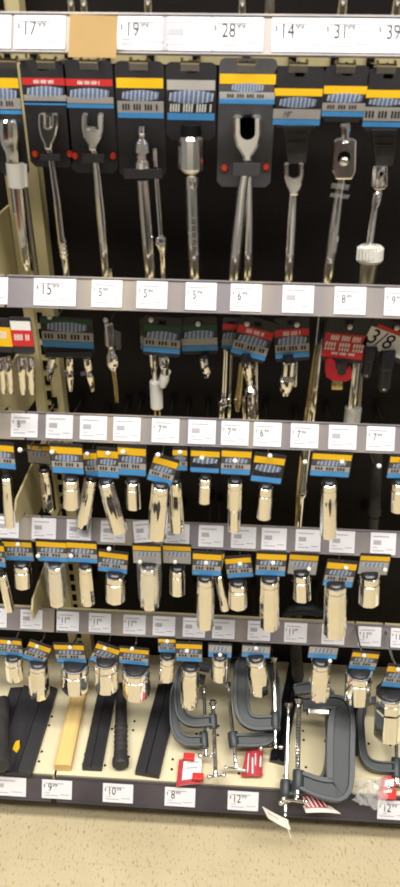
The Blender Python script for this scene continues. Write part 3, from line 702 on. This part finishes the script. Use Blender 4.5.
r = small_item('extension_bar', 'chrome slim extension bar pair with bright ring, left of red cards, second row', 'extension bar', (231, 18, 318, 350, [(324, 330, 'red', .03), (332, 340, 'logo', .1), (339, 345, 'greyband', .03), (345, 348, 'blue', .03)], {'tilt': 1}), None, YA+.01)
mb = MB(); rod(mb, [(226, 349, 5), (224, 398, 6), (223.5, 400, 12), (223, 404, 12), (222.5, 406, 7), (221, 432, 7)], YA+.006); mb.build('bar', r)
mb = MB(); rod(mb, [(231.5, 349, 3.6), (228.5, 432, 4)], YA+.01); mb.build('thin_bar', r)
r = small_item('universal_joint', 'chrome ball-jointed extension under a red card tilted clockwise, second row', 'universal joint', (253, 37, 318, 360, [(328, 336, 'red', .03), (330, 334, 'whiteticks', .5), (336, 345, 'logo', .2), (344, 352, 'greyband', .03), (346, 350, 'ticks', .15), (352, 357, 'blue', .03)], {'tilt': 14}), (247, 324), YA-.008)
mb = MB(); rod(mb, [(246, 354, 9), (246, 361, 11), (246, 366, 9)], YA-.008, 'blackgloss'); mb.build('hanger', r)
mb = MB(); rod(mb, [(242, 362, 6), (240, 385, 7), (238, 402, 8), (237.5, 411, 4)], YA-.004, 'brass'); mb.build('drop_bar', r)
mb = MB(); rod(mb, [(247, 361, 11), (248, 372, 11), (249, 378, 7), (250, 386, 6), (250.5, 389, 12), (250.5, 393, 12), (251, 395, 7), (252, 432, 7)], YA-.008); mb.build('joint_bar', r)
mb = MB(); rod(mb, [(244, 395, 4), (245, 432, 4)], YA+.004); rod(mb, [(256, 360, 4), (257, 432, 4)], YA+.004); mb.build('side_rods', r)
r = small_item('universal_joint', 'chrome stubby universal joint under a red card tilted upward, second row', 'universal joint', (292, 35, 317, 361, [(329, 336, 'red', .03), (331, 335, 'whiteticks', .5), (336, 345, 'logo', .2), (344, 352, 'greyband', .03), (346, 350, 'ticks', .15), (352.5, 357.5, 'blue', .03)], {'tilt': -6}), (297, 325), YA-.006)
mb = MB(); rod(mb, [(288, 355, 10), (288, 361, 12)], YA-.006, 'blackgloss'); mb.build('hanger', r)
ujoint(r, 289, 361, 285, 395, 15, YA-.006)
mb = MB(); rod(mb, [(296, 361, 4), (295, 386, 4)], YA+.004); mb.build('pin', r)
r = small_item('ratchet_adapter', 'chrome square drive adapter in red clip, on a red lettered card', 'drive adapter', (346, 44, 316, 362, [(334, 358, 'red', .02), (336, 341, 'whiteticks', .3), (343, 347, 'whiteticks', .1), (348, 351, 'whiteticks', .1), (352.5, 355, 'whiteticks', .45)], {'tilt': 4}), (350, 327), YA-.012)
mb = MB(); 
q = [(326, 363), (331, 360), (336, 364), (336, 369), (342, 371), (349, 369), (352, 371), (352, 379), (346, 382), (332, 381), (326, 377)]
flat(mb, q, YA-.012, .02, 'redclip'); mb.build('red_clip', r, .002)
mb = MB(); rod(mb, [(341, 361, 16), (341, 372, 14)], YA-.012, 'blackgloss'); mb.build('hanger', r)
mb = MB(); flat(mb, [(332, 380), (343, 380), (342.5, 390), (331.5, 390)], YA-.012, .014, 'brass'); q = at(337, 385.5, YA-.0195); mb.lathe(q+Yv*.002, q-Yv*.001, [(0, .003), (1, .002)], 'chrome', 10); mb.build('drive_square', r, .0012)
# black impact sockets
r = small_item('impact_socket_set', 'two black impact sockets under a white card lettered 3/8, second row', 'impact socket', (389, 48, 322, 358, [(329, 333, 'red', .25), (333, 353, 'white', .02)], {'tilt': 19, 'text': ('3/8', 368, 334, 349, 'slot')}), (397, 328), YA-.012)
for k, (x, y0, x1, y1, w) in enumerate([(371, 346, 366, 377, 14), (388, 350, 384, 391, 16)]):
    mb = MB(); rod(mb, [(x, y0, w*.9), (x+(x1-x)*.05, y0+2, w), (x+(x1-x)*.4, y0+(y1-y0)*.4, w), (x+(x1-x)*.45, y0+(y1-y0)*.45, w*.86), (x+(x1-x)*.9, y0+(y1-y0)*.88, w*.84), (x1, y1, w*.5)], YA-.008, 'blackgloss', 20); mb.build('impact_socket', r)
    mb = MB(); rod(mb, [(x1+.2, y1-3, 4), (x1, y1-1, 4)], YA-.018, 'chrome', 8); mb.build('ball_detent', r)
# dark bar hanging behind the third row
c = at(375, 450, 1.14); r = thing('impact_extension', 'black impact extension bar hanging in shadow behind the empty hook', 'extension bar', (c.x, 1.14, c.z))
mb = MB(); rod(mb, [(378, 440, 11), (375, 508, 11), (375, 510, 13), (374.5, 514, 13), (374, 516, 10)], 1.14, 'rubber'); mb.build('shaft', r)
mb = MB(); rod(mb, [(374, 516, 12), (371, 545, 12), (370.8, 547, 8)], 1.14, 'blackgloss'); mb.build('socket_end', r)
hook(379, 466, .985, 'empty white-tipped wire hook before the dark bar, third row', 'hooks of the third row')
hook(305, 462, 1.0, 'white-tipped wire hook in front of the longest bar, third row', 'hooks of the third row')
# dark oval packet lying on the fourth row's ledge
P = [at(x, y, 1.1) for x, y in [(286, 610), (300, 606), (316, 608), (322, 613), (312, 619), (290, 618)]]

# ------------------------------------------------------- tools on the deck
def deck_bar(label, front, back, wpx, h, material, name, shape='ridge', cat='tool handle', z0=DZ+.001, back_scale=1.0):
    pl = (1, z0, 0)
    a = atp(front[0], front[1], pl); b_ = atp(back[0], back[1], pl)
    W = wpx*(a-EYE).dot(FWD)/F_PX
    if b_.y > PANEL-.012: b_ = a + (b_-a)*((PANEL-.012-a.y)/(b_.y-a.y))
    d = (b_-a).normalized(); u = d.cross(Z).normalized()
    t = thing(name, label, cat, a, 'long tool handles lying on the base deck')
    def sec(o, s):
        w2 = W/2*s
        if shape == 'ridge': pts = [(-w2, 0), (-w2, h*.35), (-w2*.1, h*.62), (-w2*.02, h*.45), (w2*.05, h), (w2, h*.5), (w2, 0)]
        else: pts = [(-w2, h*.12), (-w2*.75, 0), (w2*.75, 0), (w2, h*.12), (w2, h*.85), (w2*.72, h), (-w2*.72, h), (-w2, h*.85)]
        return [o + u*p_ + Z*q for p_, q in pts]
    L_ = (b_-a).length
    mb = MB().rings([sec(a, .96), sec(a+d*.003, 1), sec(a+d*L_*.5, (1+back_scale)/2), sec(b_, back_scale)], material, smooth=False)
    mb.build('shaft', t)
    return t, a, d, u, W
t, a, d, u, W = deck_bar('black creased bar beside the upright, over the bay seam', (18.5, 776), (46, 690), 27, .022, 'black', 'creased_bar')
t, a, d, u, W = deck_bar('black creased bar with yellow mark, at the far left of the deck', (-3, 773), (24, 690), 30, .02, 'black', 'creased_bar')
q = a + d*.055 + u*W*.42 + Z*.012
MB().prism([q+u*.006-d*.012, q+u*.010+d*.0, q+u*.004+d*.02, q-u*.004+d*.016, q-u*.006-d*.004], Z*.004, 'yellow').build('yellow_mark', t)
# round black end at the left edge
a = atp(-2, 772, (1, DZ+.022, 0)); b_ = atp(2, 700, (1, DZ+.022, 0))
t, a, d, u, W = deck_bar('pale wooden handle with squared end, lying on the deck', (63, 771), (82, 684), 17, .024, 'wood', 'wooden_handle', 'block', back_scale=.92)
t, a, d, u, W = deck_bar('black creased bar right of the wooden handle', (92, 771), (108, 690), 20, .026, 'black', 'creased_bar')
t, a, d, u, W = deck_bar('black creased bar beside the small clamps, widest of the bars', (147, 777), (169, 688), 25, .028, 'black', 'creased_bar')
t, a, d, u, W = deck_bar('dark creased bar behind the clamps at centre right', (277, 764), (296, 665), 16, .02, 'blackgloss', 'creased_bar')
t, a, d, u, W = deck_bar('dark creased bar between the big clamp and the clear bag', (350, 754), (362, 690), 16, .03, 'blackgloss', 'creased_bar')
# round rubber grip with flared end
a = atp(120.5, 767, (1, DZ+.0215, 0)); b_ = atp(121.5, 686, (1, DZ+.018, 0)); d = b_-a
t = thing('hammer_handle', 'round black rubber grip with flared end, lying on the deck', 'hammer handle', (a.x, a.y, DZ), 'long tool handles lying on the base deck')
mb = MB().lathe(a, b_, [(0, .010), (.01, .0165), (.03, .0195), (.08, .0195), (.12, .0165), (.2, .0155), (.6, .0145), (1, .0135)], 'rubber', 24)
for k in range(6): mb.lathe(a+d*(.16+.06*k), a+d*(.175+.06*k), [(0, .0155), (.5, .0168), (1, .0155)], 'rubber', 24)
mb.build('grip', t)
a = atp(0, 768, (1, DZ+.055, 0)); b_ = atp(3, 700, (1, DZ+.05, 0)); d = b_-a
t = thing('hammer_handle', 'dark round grip end at the bottom left corner of the deck', 'hammer handle', (a.x, a.y, DZ+.02), 'long tool handles lying on the base deck')
MB().lathe(a, b_, [(0, .012), (.02, .021), (.08, .022), (.16, .018), (1, .016)], 'rubber', 24).build('grip', t)

# C-clamps -------------------------------------------------------------
def chaikin(pts, n=2):
    for _ in range(n):
        out = [pts[0]]
        for p0, p1 in zip(pts, pts[1:]):
            out += [tuple(.75*a_+.25*b2 for a_, b2 in zip(p0, p1)), tuple(.25*a_+.75*b2 for a_, b2 in zip(p0, p1))]
        pts = out + [pts[-1]]
    return pts
def clamp(label, pl, frame, screw, boss, handle, th, pad=None, frame_mat='clampgrey', rodw=5):
    """frame: list (x,y,w) px along the casting; screw (x0,y0,x1,y1); boss (x,y0,x1,y1,w); handle (x0,y0,x1,y1)"""
    N = Vector((0, -pl[2], 1)).normalized()
    fr = chaikin(frame, 2); P = [atp(x, y, pl) for x, y, w in fr]
    zmin = min(P, key=lambda v: v.z)
    t = thing('c_clamp', label, 'clamp', zmin, 'cast C-clamps on the base deck')
    rs_web, rs_o, rs_i = [], [], []
    for k, p_ in enumerate(P):
        tg = (P[min(k+1, len(P)-1)] - P[max(k-1, 0)]).normalized(); s = N.cross(tg).normalized()
        W = fr[k][2]*(p_-EYE).dot(FWD)/F_PX/2; e = W*.24
        def q(lo, hi, h): return [p_+s*lo-N*h, p_+s*hi-N*h, p_+s*hi+N*h, p_+s*lo+N*h]
        rs_web.append(q(-W*.8, W*.8, th*.22)); rs_o.append(q(-W, -W+2*e, th*.5)); rs_i.append(q(W-2*e*.8, W, th*.5))
    mb = MB().rings(rs_web, 'clampdark', smooth=False)
    mb.build('frame', t)
    MB().rings(rs_o, frame_mat, smooth=False).build('outer_rib', t, .0012); MB().rings(rs_i, frame_mat, smooth=False).build('inner_rib', t, .0012)
    S0, S1 = atp(screw[0], screw[1], pl), atp(screw[2], screw[3], pl); d = S1-S0; sc = (S1-EYE).dot(FWD)/F_PX
    R = rodw*sc/2; n = 26
    pr = [(0, R*.9)]
    for k in range(n): pr += [(.06+.88*k/n, R), (.06+.88*(k+.5)/n, R*.86)]
    pr += [(1, R)]
    MB().lathe(S0, S1, pr, 'chrome', 14).build('screw', t)
    MB().lathe(S0-d.normalized()*R*1.6, S0+d.normalized()*R*1.2, [(0, R*1.3), (.3, R*1.9), (.6, R*1.5), (1, R*.95)], 'chrome', 16).build('swivel_pad', t)
    B0, B1 = atp(boss[0], boss[1], pl), atp(boss[2], boss[3], pl)
    MB().lathe(B0, B1, [(0, boss[4]*sc*.45), (.1, boss[4]*sc*.5), (.9, boss[4]*sc*.5), (1, boss[4]*sc*.45)], frame_mat, 20).build('screw_boss', t)
    H0, H1 = atp(handle[0], handle[1], pl), atp(handle[2], handle[3], pl); hr = .0032
    hm = MB().tube([H0, H1], hr, 'chrome'); hm.sphere(H0, hr*1.7, 'chrome', 10); hm.sphere(H1, hr*1.7, 'chrome', 10); hm.build('t_handle', t)
    if pad:
        A_ = atp(pad[0], pad[1], pl); Wd = pad[2]*sc/2
        MB().hexa(A_, X*Wd, (Yv*1+Z*pl[2]).normalized()*.006, N*th*.7, 'steel').build('anvil_pad', t, .002)
    return t
clamp('big cast grey C-clamp hanging over the deck front, nearest of the clamps', (.83, .185, .45),
      [(303, 704, 13), (325, 703, 13), (338, 703, 15), (342, 709, 22), (341, 722, 28), (340, 750, 28), (340, 776, 28), (339, 789, 25), (330, 790, 21), (316, 787, 19), (300, 780, 17)],
      (299, 702, 297, 797), (298.5, 770, 298, 789, 12), (284, 799, 306, 802), .024, pad=(318, 713, 22), rodw=5.5)
clamp('big grey C-clamp mostly hidden to the left of the nearest one', (.83, .155, .42),
      [(294, 690, 10), (315, 687, 12), (330, 694, 14), (333, 730, 13), (331, 770, 12), (322, 785, 12), (300, 789, 12), (288, 788, 13)],
      (288.5, 706, 285, 816), (286, 780, 285.5, 796, 12), (281, 803, 296, 799), .02, rodw=5)
clamp('medium grey C-clamp standing tall before the slanted socket', (.9, .205, .47),
      [(273, 654, 9), (252, 653, 11), (242, 661, 15), (241, 690, 17), (242, 714, 16), (251, 724, 14), (272, 723, 14)],
      (274, 660, 275.5, 748), (275, 712, 275.5, 730, 10), (261, 748, 281, 747), .022, rodw=4)
clamp('medium grey C-clamp lying under the tall one, screw at its left', (.9, .17, .42),
      [(232, 741, 12), (262, 741, 13), (270, 737, 12), (276, 722, 10), (277, 690, 9), (272, 668, 9), (258, 662, 9), (230, 662, 9)],
      (228, 686, 236, 768), (232.5, 732, 234.5, 748, 11), (226, 768, 244, 770), .02, rodw=4.5)
clamp('small grey C-clamp behind the tall narrow socket, upper of two', (.9, .20, .46),
      [(210, 668, 8), (192, 664, 9), (180, 672, 10), (179, 700, 10), (181, 716, 10), (191, 723, 10), (213, 721, 10)],
      (213, 704, 215.5, 776), (212.5, 714, 213.5, 729, 9), (209, 777, 224, 775), .019, rodw=5)
clamp('small grey C-clamp under the upper small one, beside the widest creased bar', (.9, .168, .42),
      [(205, 680, 8), (188, 676, 9), (175, 686, 10), (174, 718, 10), (177, 735, 10), (187, 742, 10), (203, 741, 10)],
      (204, 690, 206, 756), (203.5, 732, 204.5, 748, 9), (200, 756, 211, 757), .018, rodw=4)
clamp('grey C-clamp at right behind the clear bag', (.93, .172, .36),
      [(398, 700, 6), (372, 700, 6), (364, 704, 6), (360, 712, 7), (361, 740, 7), (363, 757, 8), (372, 767, 10), (398, 768, 10)],
      (396, 712, 397, 786), (396, 758, 396.5, 778, 10), (389, 788, 405, 788), .02, rodw=5)

c = at(300, 612, 1.13); t = thing('hand_tool', 'dark rounded tool head showing above the bottom rail, its black handle between the clamps', 'hand tool', (c.x, 1.13, c.z))
mb = MB(); P = [at(x, y, 1.13) for x, y in [(284, 616), (290, 611), (300, 609), (312, 609.5), (321, 613)]]
mb.tube(P, [.008, .012, .014, .014, .010], 'clampdark', 16); mb.build('head', t)
mb = MB(); rod(mb, [(298, 612, 9), (296, 640, 10), (296, 655, 12), (298, 676, 12), (298.5, 682, 8)], 1.13, 'rubber'); mb.build('grip', t)
mb = MB(); rod(mb, [(298.5, 681, 6), (299, 690, 7), (299.5, 694, 4)], 1.13, 'chrome'); mb.build('tip', t)
# tags and bag ------------------------------------------------------------
def quad_tag(name, label, quad, pl, material, cat='hang tag', curl=0, extras=()):
    P = [atp(x, y, pl) for x, y in quad]
    t = thing(name, label, cat, min(P, key=lambda v: v.z), 'paper tags of the clamps')
    N = Vector((0, -pl[2], 1)).normalized(); n = 8; top, bot = [], []
    def pt(u_, v_):
        a_ = P[0].lerp(P[1], u_); b2 = P[3].lerp(P[2], u_); return a_.lerp(b2, v_) + N*(curl*math.sin(math.pi*u_)+.0)
    vs, fs = [], []
    mb = MB()
    rings = [[pt(k/n, 0), pt(k/n, 1), pt(k/n, 1)+N*.0012, pt(k/n, 0)+N*.0012] for k in range(n+1)]
    mb.rings(rings, material, smooth=False)
    for (u0, v0, u1, v1, mt, sk) in extras:
        m_ = 4
        for k in range(m_):
            a_, b2 = u0+(u1-u0)*k/m_, u0+(u1-u0)*(k+1)/m_
            mb.add([pt(a_, v0)+N*.0018, pt(b2, v0)+N*.0018, pt(min(1, b2+sk), v1)+N*.0018, pt(min(1, a_+sk), v1)+N*.0018], [(0, 1, 2, 3)], mt)
    mb.build('tag_card', t)
    return t
t = quad_tag('hang_tag', 'white tag with red ends held by red clips, before the small clamps', [(179, 760), (202, 757), (200, 784), (176, 787)], (.9, DZ+.012, .25), 'white', curl=.004,
         extras=[(0, 0, .22, 1, 'redclip', 0), (.22, .8, 1, 1, 'redclip', 0), (.35, .15, .9, .22, 'inkpale', 0), (.35, .35, .85, .42, 'inkpale', 0)])
for (x, y) in ((189, 757), (198, 777)):
    q = atp(x, y, (.9, DZ+.022, .25)); MB().hexa(q, X*.013, Yv*.008, Z*.005, 'red').build('red_clip', t, .002)
quad_tag('hang_tag', 'red tag with pale slanted strokes, below the medium clamps', [(246, 752), (263, 749), (262, 777), (241, 777)], (.9, DZ+.012, .25), 'redclip', curl=.004,
         extras=[(.15, .1, .2, .85, 'white', .1), (.4, .3, .46, .9, 'white', .1), (.55, .15, .6, .6, 'white', .06), (.85, .25, .93, .65, 'white', 0)])
quad_tag('hang_tag', 'red and white diagonally striped tag under the nearest clamp', [(302, 796), (320, 793), (328, 808), (306, 808)], (.83, .148, .3), 'redclip', curl=.002,
         extras=[(.0+.2*k, .1, .06+.2*k, .95, 'white', .12) for k in range(5)])
quad_tag('hang_tag', 'blank white tag curling flat below the striped tag', [(303, 806), (330, 806), (341, 814), (306, 813)], (.83, .142, .2), 'tagcream', curl=.006)
t = quad_tag('hang_tag', 'long cream tag drooping off the deck edge below the hidden clamp', [(262, 806), (287, 819), (291, 830), (268, 818)], (.80, .118, 1.2), 'tagcream', curl=.004, extras=[(.15, .3, .6, .42, 'inkpale', 0)])
mb = MB(); mb.tube([atp(288, 820, (.80, .12, 1.2)), atp(288, 829, (.80, .118, 1.2)), atp(291, 838, (.8, .118, 1.2))], .0012, 'tagcream', 6); mb.build('string', t)
# crumpled clear bag
random.seed(11)
root_p = atp(372, 790, (.9, DZ, .0)); t = thing('plastic_bag', 'crumpled clear plastic bag on the deck at lower right', 'plastic bag', (root_p.x, root_p.y, DZ))
nx, ny = 15, 13; top = []
pl = (.88, DZ+.014, .16)
edge = [(357, 780), (390, 778), (384, 814), (353, 801)]
E_ = [atp(x, y, pl) for x, y in edge]
vs = []
for j in range(ny):
    for i in range(nx):
        u_, v_ = i/(nx-1), j/(ny-1)
        p_ = E_[0].lerp(E_[1], u_).lerp(E_[3].lerp(E_[2], u_), v_)
        bump = math.sin(math.pi*u_)*math.sin(math.pi*v_)
        vs.append(p_ + Z*(.030*bump + random.uniform(-.006, .010)*(bump**.4 if bump > 0 else 0)) + X*random.uniform(-.004, .004) + Yv*random.uniform(-.004, .004))
fs = [(j*nx+i, j*nx+i+1, (j+1)*nx+i+1, (j+1)*nx+i) for j in range(ny-1) for i in range(nx-1)]
mb = MB().add(vs, fs, 'bagfilm'); mb.build('film', t)
t2 = quad_tag('hang_tag', 'red tag with white centre inside the clear bag', [(381, 778), (397, 776), (396, 800), (379, 800)], (.88, DZ+.008, .16), 'red', curl=.003,
         extras=[(.25, .15, .8, .45, 'white', 0), (.2, .6, .7, .72, 'white', 0)])

# ---------------------------------------------------------------- lighting
def area(name, loc, sx, sy, power, color=(1, .965, .92)):
    l = bpy.data.lights.new(name, 'AREA'); l.shape = 'RECTANGLE'; l.size = sx; l.size_y = sy; l.energy = power; l.color = color
    o = bpy.data.objects.new(name, l); COL.objects.link(o); o.location = loc
    return o
area('aisle_lamp', (0, .1, 4.2), 5, .4, 178)
area('aisle_lamp', (0, -.8, 4.2), 5, .4, 145)
w = bpy.data.worlds.new('World'); scene.world = w; w.use_nodes = True
bg = w.node_tree.nodes['Background']; bg.inputs['Color'].default_value = (1, .96, .9, 1); bg.inputs['Strength'].default_value = .22
vs_ = scene.view_settings
vs_.view_transform = 'Standard'; vs_.look = 'None'; vs_.gamma = 1; vs_.exposure = 0; vs_.use_curve_mapping = False
